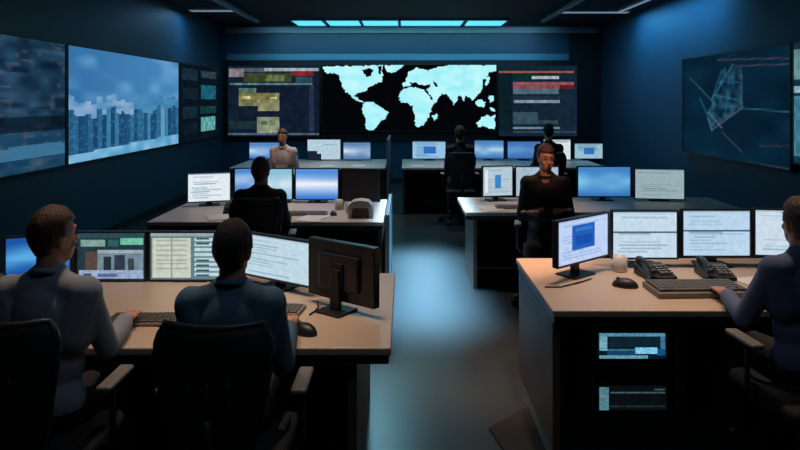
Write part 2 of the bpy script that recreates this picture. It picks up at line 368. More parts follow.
back_display('back wall screen with rows of text lines right of the world map', 499, 577, 66, 136, rects((18, 36, 52), R2(480, 55, 5, (499, 577), (66, 136), L2), .15, 4), 100, 70)

def city(u, v):
    # px column from the wall position
    b = 0.0
    top = .36 + .10 * vn(u * 9, 0, 4) + .12 * (hsh(math.floor(u * 26), 0, 8) - .5) * .6
    sky = mixc((52, 112, 165), (74, 136, 186), u)
    sky = mixc(sky, (115, 170, 215), max(0, vn(u * 7, v * 9, 6) - .45) * 1.3)
    if v > top + .12: c = sky
    elif v > top: c = mixc((80, 140, 185), (150, 175, 210), vn(u * 14, v * 30, 9)) if u < .5 else mixc((60, 120, 165), (80, 145, 190), vn(u * 14, v * 30, 9))
    else:
        k = hsh(math.floor(u * 30), 3, 2); c = mixc((22, 66, 105), (60, 125, 165), k)
        if hsh(math.floor(u * 60), math.floor(v * 50), 5) > .78: c = mixc(c, (110, 165, 200), .22)
        if .78 < u < .83: c = (90, 155, 190)
    if v < .07 + .05 * u: c = mixc((80, 150, 195), (140, 195, 225), vn(u * 16, v * 10, 7))
    return c
def aerial(u, v):
    c = mixc((10, 28, 46), (34, 70, 96), vn(u * 14, v * 16, 11))
    c = mixc(c, (66, 96, 128), max(0, vn(u * 6, v * 26, 12) - .45) * 1.1)
    if v < .28: c = mixc(c, (24, 70, 100), .6)
    if .1 < v < .17 + .04 * vn(u * 6, 0, 3): c = mixc(c, (70, 130, 165), .7)
    c = mixc(c, (120, 110, 125), max(0, vn(u * 22, v * 30, 14) - .7) * 1.4)
    if .3 < v < .42: c = mixc(c, (6, 14, 24), .6)
    return c
tiles = rects((9, 20, 30), [(.05, .42, .06, .2, (22, 44, 58)), (.5, .94, .05, .16, (40, 58, 68)), (.5, .92, .24, .46, (24, 88, 108)), (.06, .42, .3, .45, (16, 34, 48)), (.06, .4, .56, .7, (18, 40, 52)),
                            (.48, .92, .56, .64, (18, 60, 66)), (.5, .9, .7, .9, (92, 158, 158)), (.06, .42, .78, .9, (14, 30, 40))], .25, 5)
def left_display(label, y0, y1, paint, n, m):
    wall_display(label, y1 - y0, 1.385, paint, n, m, (XL + .062, (y0 + y1) / 2, 1.745), PI / 2, SCR)
left_display('dark aerial city picture screen on the left wall, nearest the camera', 4.4, 7.14, aerial, 100, 70)
left_display('bright blue city skyline screen on the left wall', 7.2, 10.72, city, 150, 70)
left_display('narrow dark screen with green tiles on the left wall near the back corner', 10.80, 13.02, tiles, 60, 40)

def seg(px, py, a, b):
    ax, ay = a; bx_, by_ = b; dx, dy = bx_ - ax, by_ - ay; t = max(0, min(1, ((px - ax) * dx + (py - ay) * dy) / (dx * dx + dy * dy + 1e-9)))
    return math.hypot(px - ax - t * dx, py - ay - t * dy)
RY0, RY1 = 6.72, 9.3
LN = [((690, 78), (700, 88), (50, 90, 115)), ((700, 88), (716, 105), (60, 100, 120)), ((722, 70), (712, 100), (40, 110, 140)), ((733, 64), (712, 100), (50, 120, 150)), ((742, 75), (742, 108), (70, 80, 110)), ((720, 82), (740, 82), (45, 105, 135)),
      ((708, 112), (722, 128), (110, 130, 150)), ((742, 108), (712, 130), (120, 105, 125)), ((712, 130), (708, 118), (90, 150, 165)), ((742, 108), (790, 112), (50, 110, 130)), ((715, 95), (738, 100), (50, 110, 140)), ((722, 132), (742, 152), (75, 70, 85)),
      ((718, 60), (790, 58), (95, 70, 80)), ((735, 66), (790, 64), (85, 75, 88)), ((716, 158), (798, 170), (55, 65, 80)), ((760, 146), (790, 146), (70, 55, 60)), ((700, 98), (712, 125), (30, 100, 130)), ((730, 70), (725, 120), (40, 90, 120))]
def net(u, v):
    Y = RY1 + (RY0 - RY1) * u; s = F / Y; z = 1.04 + 1.36 * v
    px = VX + (XR - .06) * s; py = HZ - (z - HC) * s
    c = mixc((5, 26, 42), (9, 42, 62), vn(u * 6, v * 6, 21))
    if inpoly(px, py, [(724, 68), (742, 66), (743, 108), (712, 128), (708, 112), (716, 95)]): c = mixc(c, (70, 125, 150), max(0, vn(u * 26, v * 22, 23) - .2) * .75)
    for a, b, col in LN:
        d = seg(px, py, a, b)
        if d < 1.3: c = mixc(c, col, (1 - d / 1.3) * .7)
    return c
wall_display('dim dark blue screen with faint network lines on the right wall', RY1 - RY0, 1.36, net, 110, 70, (XR - .062, (RY0 + RY1) / 2, 1.72), -PI / 2, SCR)
wall_display('screen with pale cyan panels cut by the right edge of the photo', 2.2, 1.28, rects((20, 50, 70), [(0, .1, .05, .3, (90, 130, 130)), (0, .12, .36, .42, (130, 165, 170)), (0, .12, .45, .95, (60, 115, 135)), (.15, .5, .1, .5, (50, 100, 120)), (.55, .9, .2, .8, (40, 80, 110))], .2, 8), 60, 36, (XR - .062, 5.56, 1.77), -PI / 2, SCR)

# ------------------------------------------------------------------ desks
def desk(label, x0, x1, y0, y1, topm='wood', side_in=.17, right_in=.17, left_in=.17, grp='long console desks', modesty=True, foot=None):
    t = thing('console_desk', label, 'desk', ((x0 + x1) / 2, (y0 + y1) / 2, 0), 0, grp)
    hx, hy = (x1 - x0) / 2, (y1 - y0) / 2
    MB().box(-hx, hx, -hy, hy, DZ - .035, DZ, .006).build('desktop', topm, t)
    MB().box(-hx + .01, hx - .01, -hy + .012, hy - .012, DZ - .075, DZ - .036, .003).build('apron', 'black', t)
    for sx, ins in ((-1, left_in), (1, right_in)):
        X = sx * (hx - ins)
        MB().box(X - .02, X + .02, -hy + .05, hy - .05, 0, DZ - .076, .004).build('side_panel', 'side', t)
    if modesty: MB().box(-hx + left_in + .022, hx - right_in - .022, hy - .12, hy - .095, .004, DZ - .077, .003).build('back_panel', 'panel', t)
    if x1 - x0 > 2.2: MB().box(-.02, .02, -hy + .08, hy - .125, 0, DZ - .078, .003).build('centre_support', 'black', t)
    MB().box(-hx * .8, hx * .8, hy - .2, hy - .125, DZ - .14, DZ - .08, .004).build('cable_tray', 'black', t)
    return t
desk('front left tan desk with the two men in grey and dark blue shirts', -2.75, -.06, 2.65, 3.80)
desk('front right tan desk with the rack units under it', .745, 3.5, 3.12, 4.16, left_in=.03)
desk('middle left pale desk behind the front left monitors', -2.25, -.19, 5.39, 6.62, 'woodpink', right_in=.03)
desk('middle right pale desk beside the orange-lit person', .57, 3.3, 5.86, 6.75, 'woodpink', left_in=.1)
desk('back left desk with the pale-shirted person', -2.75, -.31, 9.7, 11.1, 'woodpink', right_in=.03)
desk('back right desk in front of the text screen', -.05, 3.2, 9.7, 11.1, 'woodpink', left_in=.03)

# low screen walls at the ends of the left desks
def divider(label, x, y0, y1, z1):
    t = thing('desk_divider', label, 'partition', (x, (y0 + y1) / 2, 0)); h = (y1 - y0) / 2
    MB().box(-.012, .012, -h + .03, h - .03, .06, z1 - .02).build('panel', 'trim2', t)
    for sy in (-1, 1): MB().box(-.02, .02, sy * h - .02, sy * h + .02, 0, z1, .004).build('post', 'metal', t)
    MB().box(-.016, .016, -h, h, z1 - .02, z1, .004).build('top_rail', 'metal', t)
divider('slim blue-grey divider at the aisle end of the middle left desk', -.155, 5.42, 6.6, .80)
divider('slim blue-grey divider at the aisle end of the back left desk', -.27, 9.72, 11.0, 1.18)

# rack under the right desk
rk = thing('equipment_rack', 'black rack cabinet with lit units under the front right desk', 'rack cabinet', (1.2, 3.42, 0))
f = MB(); f.box(-.27, -.21, -.2, .2, .04, .66, .006); f.box(.21, .27, -.2, .2, .04, .66, .006); f.box(-.27, .27, -.2, .2, .62, .66, .006); f.box(-.27, .27, -.2, .2, .04, .08, .006); f.box(-.21, .21, .17, .2, .08, .62)
f.box(-.27, -.22, -.18, -.13, 0, .04); f.box(.22, .27, -.18, -.13, 0, .04); f.box(-.27, -.22, .13, .18, 0, .04); f.box(.22, .27, .13, .18, 0, .04)
f.build('cabinet_frame', 'panel', rk)
u1 = rects((8, 26, 38), [(.02, .98, .02, .1, (80, 135, 160)), (.03, .13, .1, .7, (110, 165, 180)), (.90, .98, .1, .6, (60, 115, 145)), (.13, .9, .6, .68, (60, 110, 130)), (.15, .88, .14, .56, (14, 34, 46)), (.13, .55, .7, .86, (20, 65, 95)), (.55, .86, .56, .8, (120, 200, 230)), (.86, .98, .62, .86, (20, 80, 125)), (.02, .72, .88, .98, (100, 150, 170))], .15, 31)
u2 = rects((9, 14, 18), [(.03, .16, .05, .97, (80, 125, 135)), (.18, .98, .22, .32, (62, 84, 92)), (.82, .97, .1, .2, (60, 78, 86)), (.18, .98, .8, .88, (30, 44, 50))], .2, 32)
for z0, z1, pt, lb in ((.44, .585, u1, 'rack unit with a bright blue lit front panel'), (.17, .31, u2, 'rack unit with a dim pale lit front panel')):
    uo = MB().box(-.2, .2, -.17, .15, z0, z1, .004).build('rack_unit', 'black', rk, label=lb)
    link('lit_panel', screen_mesh('lit_panel', .36, z1 - z0 - .012, pt, 44, 16), SCR, uo, loc=(-.01, -.174, (z0 + z1) / 2))
for z0, z1 in ((.35, .42), (.10, .155)): MB().box(-.2, .2, -.165, .15, z0, z1, .004).build('rack_unit', 'bezel', rk)

MB().prism([(.46, 3.39), (.72, 3.62), (.72, 3.0), (.60, 2.72)], 0, .012).build('dark_floor', 'matte', label='flat black patch on the aisle floor by the front right desk', cat='mat')  # flat black polygon lying on the aisle floor

# ------------------------------------------------------------------ things on the desks
def keyboard(label, x, y, rz=0, z=DZ, w=.42, grp='keyboards', sy=1, sz=1):
    t = thing('keyboard', label, 'keyboard', (x, y, z), rz, grp); t.scale = (1, sy, sz)
    MB().box(-w / 2, w / 2, -.075, .075, 0, .016, .005).build('keyboard_body', 'kbd', t)
    k = MB(); n = 15
    for r in range(5):
        y0 = -.064 + r * .026
        if r == 0:
            for a, b in ((0, .09), (.095, .13), (.135, .165), (.17, .6), (.605, .7), (.71, .8), (.81, .9), (.91, 1)):
                k.box(-w / 2 + .012 + a * (w - .024), -w / 2 + .012 + b * (w - .024) - .003, y0, y0 + .021, .015, .023)
        else:
            for i in range(n):
                x0 = -w / 2 + .012 + (w - .024) * i / n; k.box(x0, x0 + (w - .024) / n - .004, y0, y0 + .021, .015, .023)
    k.build('keys', 'keys', t); return t
def mouse(label, x, y, rz=0, z=DZ, m='black', sc=1):
    t = thing('computer_mouse', label, 'mouse', (x, y, z), rz, 'computer mice'); t.scale = (sc,) * 3
    b = MB().ball((0, 0, .004), (.032, .055, .034), 20)
    for v in b.bm.verts: v.co.z = max(v.co.z, 0)
    b.build('mouse_body', m, t, smooth=True)
    MB().cyl((-.004, .03, .033), (.004, .03, .033), .008, n=12).build('scroll_wheel', 'grey', t)
def mug(label, x, y, z=DZ, m='mug'):
    t = thing('mug', label, 'mug', (x, y, z), random.random() * 6, 'mugs')
    MB().lathe([(.0, 0), (.036, 0), (.04, .005), (.041, .095), (.037, .095), (.035, .012), (0, .01)]).build('cup', m, t, smooth=True)
    MB().tube([(.039, 0, .075), (.06, 0, .075), (.07, 0, .05), (.06, 0, .025), (.039, 0, .022)], .005).build('handle', m, t, smooth=True)
def papers(label, x, y, rz, z=DZ, w=.21, d=.297, n=4):
    b = MB()
    for i in range(n): b.box(-w / 2, w / 2, -d / 2, d / 2, i * .0015, i * .0015 + .001, mtx=Matrix.Rotation((hsh(i, 1, x) - .5) * .15, 4, 'Z'))
    o = b.build('paper_stack', 'paper', label=label, cat='papers', group='papers on desks'); o.location = (x, y, z); o.rotation_euler = (0, 0, rz)
def phone(label, x, y, rz, z=DZ, m='black'):
    t = thing('desk_phone', label, 'telephone', (x, y, z), rz, 'desk phones')
    b = MB().box(-.09, .09, -.1, .1, 0, .045, .01)
    for v in b.bm.verts:
        if v.co.z > .02: v.co.z += .02 * (v.co.y / .1)
    b.build('phone_base', m, t)
    h = MB().tube([(-.055, -.08, .058), (-.055, -.04, .078), (-.055, .04, .09), (-.055, .08, .09)], .016, 10); h.ball((-.055, -.08, .055), (.024, .026, .02)); h.ball((-.055, .085, .085), (.024, .026, .02))
    h.build('handset', m, t, smooth=True)
    k = MB()
    for i in range(3):
        for j in range(4): k.box(-.005 + i * .028, .015 + i * .028, -.08 + j * .028, -.062 + j * .028, .035 + j * .006, .048 + j * .006)
    k.build('keypad', 'grey', t)
keyboard('dark keyboard on the tan desk between the two front men', -1.24, 2.97, .02, w=.36)
keyboard('dark keyboard beyond the dark-haired man on the front left desk', -.72, 3.12, -.12)
keyboard('grey-brown keyboard in front of the man at the right edge', 1.60, 3.42, .03, w=.50, sy=1.5, sz=2)
keyboard('keyboard on the middle left desk under the glowing blue monitor', -.93, 5.75, 0)
keyboard('keyboard on the middle right desk', 1.1, 6.1, 0)
mouse('black computer mouse right of the dark-haired man', -.455, 2.82, .9, sc=1.25)
mouse('black computer mouse at the left of the grey-brown keyboard', 1.25, 3.52, 1.2, sc=1.3)
mouse('black computer mouse on the middle left desk', -.66, 5.72, .3)
phone('black desk phone under the page-split monitor on the front right desk', 1.50, 3.72, .1)
phone('black desk phone on the front right desk under the third monitor', 1.86, 3.72, -.1)
phone('black desk phone at the left end of the middle left desk', -1.62, 5.85, .2)
papers('white papers beside the arm of the man at the right edge', 2.07, 3.55, .3)
papers('white papers on the middle left desk near the mug', -.83, 5.55, -.3)
papers('white papers by the elbow of the man in black', -1.68, 5.6, .5)
papers('sheets of paper on the back left desk in front of the pale monitor', -1.25, 9.95, .1)
papers('sheets of paper on the back left desk at the aisle end', -.75, 10.0, -.1)
papers('sheets of paper on the aisle end of the back right desk', .2, 9.95, .1)
papers('sheets of paper on the middle right desk near the aisle', .84, 6.05, .2)
mug('pale mug on the middle left desk left of the white desk unit', -.52, 5.85)
mug('pale mug on the middle left desk beside the papers', -.64, 6.0)
mug('grey mug on the back left desk', -1.9, 10.1, m='lightpl')
mug('pale mug under the monitors of the front right desk', 1.33, 3.84, m='lightpl')

# white rounded desk unit with a dark opening
t = thing('label_printer', 'white rounded printer unit with a dark opening on the middle left desk', 'printer', (-.40, 5.62, DZ))
prof = [(-.11, 0), (-.112, .07), (-.1, .12), (-.07, .15), (0, .16), (.07, .15), (.1, .12), (.112, .07), (.11, 0), (.078, 0), (.076, .07), (.06, .095), (-.06, .095), (-.076, .07), (-.078, 0)]
b = MB(); b.prism(prof, -.08, .08)
for v in b.bm.verts: v.co = Vector((v.co.x, v.co.z, v.co.y))
b.build('housing', 'lightpl', t)
MB().box(-.076, .076, -.05, .075, .001, .09, .004).build('dark_opening', 'side', t)
MB().box(-.05, .05, -.085, -.05, .001, .008, .002).build('paper_tray', 'lightpl', t)

def cable(label, pts, m='black'): MB().tube(pts, .004, 8).build('cable', m, smooth=True, label=label, cat='cable')
cable('black cable running across the front left desk to the turned monitor', [(-.46, 3.25, DZ + .005), (-.44, 3.16, DZ + .005), (-.45, 3.10, DZ + .005), (-.47, 3.05, DZ + .005)])
cable('black cable on the front right desk beside the angled monitor', [(.79, 3.50, DZ + .005), (.88, 3.50, DZ + .005), (1.0, 3.58, DZ + .005), (1.1, 3.66, DZ + .005)])

# ------------------------------------------------------------------ chairs
def make_chair(label, loc, rz, seat=.5, back_top=1.02, w=.46, name='office_chair'):
    t = thing(name, label, 'office chair', loc, rz, 'black office chairs')
    s = MB().box(-w / 2, w / 2, -.22, .25, seat - .075, seat, .03, seg=3); s.build('seat', 'fabric', t, smooth=True)
    # backrest: tapered curved shell
    z0 = seat + .06; nz, nx = 14, 14; th = .022; b = MB(); V = {}
    def P(i, j, k):
        v = i / nz; u = j / nx * 2 - 1; z = z0 + (back_top - z0) * v
        hw = (.13 + (.215 - .13) * min(1, (v / .75)) ** .8) * (w / .46)
        if v > .8: hw *= 1 - .16 * ((v - .8) / .2) ** 2.2
        y = -.265 - .05 * v + .055 * u * u - .03 * math.sin(v * PI)
        return Vector((u * hw, y + k * th, z))
    for i in range(nz + 1):
        for j in range(nx + 1):
            for k in (0, 1): V[i, j, k] = b.bm.verts.new(P(i, j, k))
    for i in range(nz):
        for j in range(nx):
            b.bm.faces.new((V[i, j, 0], V[i, j + 1, 0], V[i + 1, j + 1, 0], V[i + 1, j, 0])); b.bm.faces.new((V[i, j, 1], V[i + 1, j, 1], V[i + 1, j + 1, 1], V[i, j + 1, 1]))
    for i in range(nz):
        for j in (0, nx): b.bm.faces.new((V[i, j, 0], V[i + 1, j, 0], V[i + 1, j, 1], V[i, j, 1]))
    for j in range(nx):
        for i in (0, nz): b.bm.faces.new((V[i, j, 0], V[i, j + 1, 0], V[i, j + 1, 1], V[i, j, 1]))
    b.build('backrest', 'mesh', t, smooth=True)
    rim = [P(i, 0, .5) for i in range(nz + 1)] + [P(nz, j, .5) for j in range(1, nx + 1)] + [P(i, nx, .5) for i in range(nz - 1, -1, -1)] + [P(0, j, .5) for j in range(nx - 1, 0, -1)]
    MB().tube(rim, .014, 8, closed=True).build('back_frame', 'frame', t, smooth=True)
    r = MB()
    for u in (.32, .5, .68):
        r.tube([P(i, u * nx, -.25) for i in range(0, 10)], .007, 6)
    r.build('back_ribs', 'bezel', t, smooth=True)
    MB().tube([(0, -.05, seat - .1), (0, -.22, seat - .1), (0, -.31, seat - .02), (0, -.325, seat + .1), (0, -.335, seat + .25)], .022, 8).build('back_support', 'black', t, smooth=True)
    for sx in (-1, 1):
        a = MB().box(-.03, .03, -.08, .13, 0, .025, .011, seg=3).build('armrest', 'armrest', t, loc=(sx * (w / 2 + .045), .02, seat + .20), label='grey armrest')
        MB().tube([(sx * -.12, .0, -.235), (sx * -.02, 0, -.23), (0, 0, -.2), (0, 0, 0)], .014, 8).build('armrest_support', 'black', a, smooth=True)
    MB().cyl((0, 0, .09), (0, 0, seat - .11), .028, .024).box(-.1, .1, -.12, .12, seat - .115, seat - .076, .01).build('gas_column', 'black', t)
    bs = MB().cyl((0, 0, .075), (0, 0, .13), .045, .035)
    for k in range(5):
        a = 2 * PI * k / 5 + .3; bs.tube([(0.03 * math.cos(a), 0.03 * math.sin(a), .105), (.29 * math.cos(a), .29 * math.sin(a), .075)], .018, 8)
    bs.build('star_base', 'black', t)
    for k in range(5):
        a = 2 * PI * k / 5 + .3; c = Vector((.29 * math.cos(a), .29 * math.sin(a), .03)); q = Vector((-math.sin(a), math.cos(a), 0))
        MB().cyl(c - q * .024, c - q * .006, .03, n=14).cyl(c + q * .006, c + q * .024, .03, n=14).cyl(c, c + Vector((0, 0, .045)), .009, n=8).build('castor', 'black', t)
    return t
ch0 = make_chair('black office chair of the dark-haired man in the dark blue shirt', (-.65, 2.36, 0), 0, .5, 1.04, .415)
copy_tree(ch0, 'black office chair of the man in the grey shirt, left edge', (-1.385, 2.38, 0), .0)
copy_tree(ch0, 'black office chair of the man at the right edge', (1.80, 2.80, 0), .08)
copy_tree(ch0, 'black office chair of the man in black at the middle left desk', (-1.17, 5.02, 0), .1)
copy_tree(ch0, 'black office chair of the orange-lit person', (1.25, 5.46, 0), PI * .94)
copy_tree(ch0, 'black office chair of the dark figure by the back right desk', (.81, 9.1, 0), 0)
copy_tree(ch0, 'black office chair of the person seated beyond the orange-lit one', (2.1, 9.1, 0), 0)
copy_tree(ch0, 'black office chair of the pale-shirted person', (-1.83, 9.25, 0), PI)

# ------------------------------------------------------------------ people
dgc = bpy.context
def remesh(mb, name, m, parent, vox, sm=4, loc=None):
    o = mb.build(name, m, parent, smooth=True)
    r = o.modifiers.new('r', 'REMESH'); r.mode = 'VOXEL'; r.voxel_size = vox; r.use_smooth_shade = True
    if sm: s_ = o.modifiers.new('s', 'SMOOTH'); s_.factor = .5; s_.iterations = sm
    dg = dgc.evaluated_depsgraph_get(); me = bpy.data.meshes.new_from_object(o.evaluated_get(dg)); o.modifiers.clear()
    old = o.data; o.data = me; me.name = name; bpy.data.meshes.remove(old)
    for p in me.polygons: p.use_smooth = True
    return o
def person(label, loc, rz, shirt, hair, hscale=1.0, head_yaw=0.0, head_pitch=0.0, hands=((-.16, .42), (.16, .42)), handz=.77, vox=.0065, hairlong=0.0, crossed=False, lean=0.0, beard=False, elbow_out=0.0, shoe=True, skin='skin', shoulder=.18):
    t = thing('person', label, 'person', loc, rz, None); t.scale = (.87, .9, 1)
    sh = hscale
    L = lambda x, y, z: Vector((x, y + lean * max(0, z - .6), z * 1.0 if z < .5 else .5 + (z - .5) * sh))
    neck = L(0, .035, 1.04); hc = L(0, .055, 1.21)
    RH = Matrix.Translation(hc - Vector((0, 0, .09))) @ Euler((head_pitch, 0, head_yaw)).to_matrix().to_4x4() @ Matrix.Translation(Vector((0, 0, .09)))
    H = lambda x, y, z: RH @ Vector((x, y, z))
    RR = RH.to_3x3().to_4x4()
    S = [L(-shoulder, .02, 1.0), L(shoulder, .02, 1.0)]
    hz = handz
    W = []; E = []
    for k, sx in ((0, -1), (1, 1)):
        if crossed: w = L(-sx * .10, .22, .80 + .02 * k); e = L(sx * .235, .10, .76)
        else:
            w = Vector((hands[k][0], hands[k][1], hz + .03))
            mid = (S[k] + w) / 2; d = (w - S[k]); dl = d.length; seg_l = .285
            drop = math.sqrt(max(.0004, seg_l ** 2 - (dl / 2) ** 2))
            down = Vector((sx * (.18 + elbow_out), -.35, -1)); dn = down - d * (down.dot(d) / (dl * dl)); dn.normalize(); e = mid + dn * drop
        W.append(w); E.append(e)
    def torso(b, g):
        b.ball(L(0, .02, .90), (.158 + g, .105 + g, .17), 24); b.ball(L(0, .03, .73), (.145 + g, .105 + g, .15), 24); b.ball(L(0, .01, .6), (.165 + g, .115 + g, .115 + g), 24)
        for k in (0, 1):
            b.cap(S[k], L(0, .025, 1.035), .052 + g, .05 + g); b.cap(S[k], L((-1, 1)[k] * .11, .02, .86), .06 + g, .09 + g)
            b.cap(L((-1, 1)[k] * .09, .02, 1.03), L((-1, 1)[k] * .02, .035, 1.075), .035 + g, .04 + g)
    def arms(b, g, cut=0):
        for k in (0, 1):
            wr = W[k] + (E[k] - W[k]) * cut
            b.cap(S[k], E[k], .05 + g, .039 + g); b.cap(E[k], wr, .039 + g, .028 + g + cut * .02)
    def legs(b, g, cut=0):
        for sx in (-1, 1):
            hp, kn, an = Vector((sx * .09, .03, .575)), Vector((sx * .13, .45, .56)), Vector((sx * .14, .47, .10))
            b.cap(hp, kn, .08 + g, .06 + g); b.cap(kn, an + (kn - an) * cut, .055 + g, .038 + g)
    b = MB(); torso(b, 0); arms(b, 0); legs(b, 0)
    b.cap(neck - Vector((0, 0, .03)), H(0, -.008, -.05), .062, .058)
    b.ball(H(0, 0, .005), (.074, .094, .098), 24, RR); b.ball(H(0, .035, -.06), (.056, .06, .058), 20, RR); b.ball(H(0, .055, -.085), (.03, .032, .026), 14, RR)
    b.cap(H(0, .09, .01), H(0, .108, -.028), .009, .014); b.ball(H(0, .084, .03), (.045, .016, .012), 14, RR)
    for sx in (-1, 1):
        b.ball(H(sx * .076, -.005, -.012), (.010, .019, .032), 12, RR @ Euler((0, sx * .15, 0)).to_matrix().to_4x4()); b.ball(H(sx * .038, .068, -.03), (.022, .02, .018), 12, RR)
    for k, sx in ((0, -1), (1, 1)):
        d = (W[k] - E[k]).normalized()
        if not crossed: d = Vector((d.x * .4 - sx * .15, abs(d.y) + .3, -.08)).normalized()
        up = Vector((0, 0, 1)); side = d.cross(up).normalized(); nrm = side.cross(d).normalized()
        pc = W[k] + d * .045
        q = Matrix((side, d, nrm)).transposed().to_4x4()
        b.ball(pc, (.038, .052, .016), 16, q); b.cap(W[k], pc, .026, .024)
        for fi, (off, ln) in enumerate(((-.030, .062), (-.010, .072), (.010, .068), (.030, .054))):
            r0 = pc + d * .038 + side * off; r1 = r0 + d * ln * .55 + nrm * .006 + side * off * .12; r2 = r1 + d * ln * .5 - nrm * .018 + side * off * .1
            b.cap(r0, r1, .0092, .0085, 10); b.cap(r1, r2, .0085, .007, 10)
        th0 = pc - d * .02 - side * sx * .028; th1 = th0 + d * .03 - side * sx * .028 - nrm * .006; th2 = th1 + d * .03 - side * sx * .006 - nrm * .006
        b.cap(th0, th1, .012, .0105, 10); b.cap(th1, th2, .0105, .008, 10)
    for sx in (-1, 1): b.cap(Vector((sx * .14, .45, .07)), Vector((sx * .145, .60, .045)), .038, .03)
    remesh(b, 'body', skin, t, vox, 3)
    # clothes
    b = MB(); torso(b, .014); arms(b, .014, .16); remesh(b, 'shirt', shirt, t, max(.009, vox), 5)
    cl = MB(); pts = []
    for k in range(20):
        a = 2 * PI * k / 20; pts.append(neck + Vector((.070 * math.cos(a), .066 * math.sin(a) + .002, .04 - .018 * math.sin(a))))
    cl.tube(pts, .012, 8, closed=True); cl.build('collar', shirt, t, smooth=True)
    b = MB(); legs(b, .013, .02); b.ball(Vector((0, .01, .58)), (.178, .13, .095), 20); remesh(b, 'trousers', 'trousers', t, .012, 4)
    for sx in (-1, 1):
        b = MB().cap((sx * .14, .43, .06), (sx * .145, .62, .048), .05, .042); b.cap((sx * .14, .46, .08), (sx * .14, .47, .13), .05, .05)
        for v in b.bm.verts: v.co.z = max(.008, v.co.z)
        b.build('shoe', 'shoe', t, smooth=True)
    # hair: a cap round the cranium that stops at the hairline
    b = MB(); r = bmesh.ops.create_uvsphere(b.bm, u_segments=40, v_segments=28, radius=1)
    for v in r['verts']:
        d = v.co.copy(); n_ = vn(d.x * 9 + 5, d.y * 9 + d.z * 4, 3) * .006
        front = d.y > .30 + .25 * (d.z < .2) * 0
        face = (d.y > .25 and d.z < .52) or (abs(d.x) > .75 and d.z < .0 and d.y > -.28) or d.z < -.72 + hairlong * -.3
        g = -.014 if face else .011 + n_ + .008 * max(0, min(1, (d.z + .2) / .9))
        tp = max(0, -.05 - d.z)
        if not face: d.x *= 1 - .28 * tp; d.y *= 1 - .22 * tp
        v.co = H(d.x * (.073 + g), d.y * (.093 + g) - .004, d.z * (.10 + g) + .006)
    if hairlong:
        b.ball(H(0, -.055, -.08), (.075, .05, .10 * (1 + hairlong)), 20, RR)
    b.build('hair', hair, t, smooth=True)
    if beard: MB().ball(H(0, .052, -.078), (.055, .055, .04), 18, RR).build('beard', hair, t, smooth=True)
    for sx in (-1, 1): MB().ball(H(sx * .031, .083, .006), (.012, .008, .007), 12, RR).build('eye', 'eyes', t, smooth=True)
    MB().ball(H(0, .098, -.058), (.022, .008, .006), 12, RR).build('mouth', 'lips', t, smooth=True)
    b = MB()
    for sx in (-1, 1): b.cap(H(sx * .018, .094, .03), H(sx * .048, .082, .032), .004, .003, 8)
    b.build('eyebrows', hair, t, smooth=True)
    return t
person('dark-haired person in a dark blue shirt seated at the front left desk', (-.685, 2.42, 0), 0, 'shirtnavy', 'hairblack', .99, .0, 0, ((-.2, .36), (.2, .38)))
person('brown-haired person in a light grey shirt at the left edge, head turned to the right', (-1.43, 2.46, 0), -.05, 'shirtgrey', 'hairbrown', 1.055, -.5, -.05, ((-.12, .38), (.16, .42)), elbow_out=.1)
person('person in a blue-grey shirt cut by the right edge, facing the white monitors', (1.86, 2.86, 0), .08, 'shirtindigo', 'hairbrown', 1.02, -.1, 0, ((-.2, .40), (.16, .42)), elbow_out=.35)
person('person in black seated at the middle left desk with back to camera', (-1.185, 5.06, 0), .05, 'shirtblack', 'hairbrown', 1.0, -.15, .0, ((-.2, .40), (.2, .42)), vox=.009)
person('orange-lit person in black seated at the middle right desk, face turned to camera', (1.23, 5.44, 0), PI * .94, 'shirtblack', 'hairbrown', 1.13, .3, -.18, vox=.008, crossed=True)
person('dark figure with back to camera at the aisle end of the back right desk', (.81, 9.12, 0), 0, 'shirtblack', 'hairblack', 1.13, 0, 0, ((-.2, .40), (.2, .42)), vox=.012)
person('distant dark-haired person seen above the orange-lit one, back to camera', (2.12, 9.12, 0), 0, 'shirtblack', 'hairblack', 1.17, 0, 0, ((-.2, .40), (.2, .42)), vox=.012)
person('person in a pale shirt facing the camera at the back left desk', (-1.81, 9.27, 0), PI * .93, 'shirtwhite', 'hairbrown', 1.06, .1, -.05, ((-.2, .25), (.2, .25)), .64, vox=.012)

# ------------------------------------------------------------------ ceiling fixtures and lights
def area(name, loc, rot, sx, sy, power, col, parent=None):
    l = bpy.data.lights.new(name, 'AREA'); l.shape = 'RECTANGLE'; l.size = sx; l.size_y = sy; l.energy = power; l.color = col
    o = bpy.data.objects.new(name, l); C.objects.link(o); o.location = loc; o.rotation_euler = rot
    if parent: o.parent = parent
    return o
names = ['leftmost of the cyan ceiling lights above the back wall', 'second cyan ceiling light from the left, a short one', 'middle cyan ceiling light above the world map', 'long cyan ceiling light, fourth from the left', 'rightmost of the cyan ceiling lights above the back wall']
for (a, b_), nm in zip(((295, 324), (328, 360), (363, 398), (401, 462), (466, 504)), names):
    x0, x1 = (a - VX) / 48.6, (b_ - VX) / 48.6; w = (x1 - x0) / 2
    t = thing('ceiling_light', nm, 'ceiling light', ((x0 + x1) / 2, 12.76, ZC), 0, 'cyan ceiling lights by the back wall')
    fr = MB(); fr.box(-w - .02, w + .02, -.5, -.46, -.05, 0); fr.box(-w - .02, w + .02, .46, .5, -.05, 0); fr.box(-w - .02, -w, -.46, .46, -.05, 0); fr.box(w, w + .02, -.46, .46, -.05, 0)
    fr.build('frame', 'trim2', t)
    MB().box(-w, w, -.46, .46, -.035, -.005).build('diffuser', 'lamp', t)
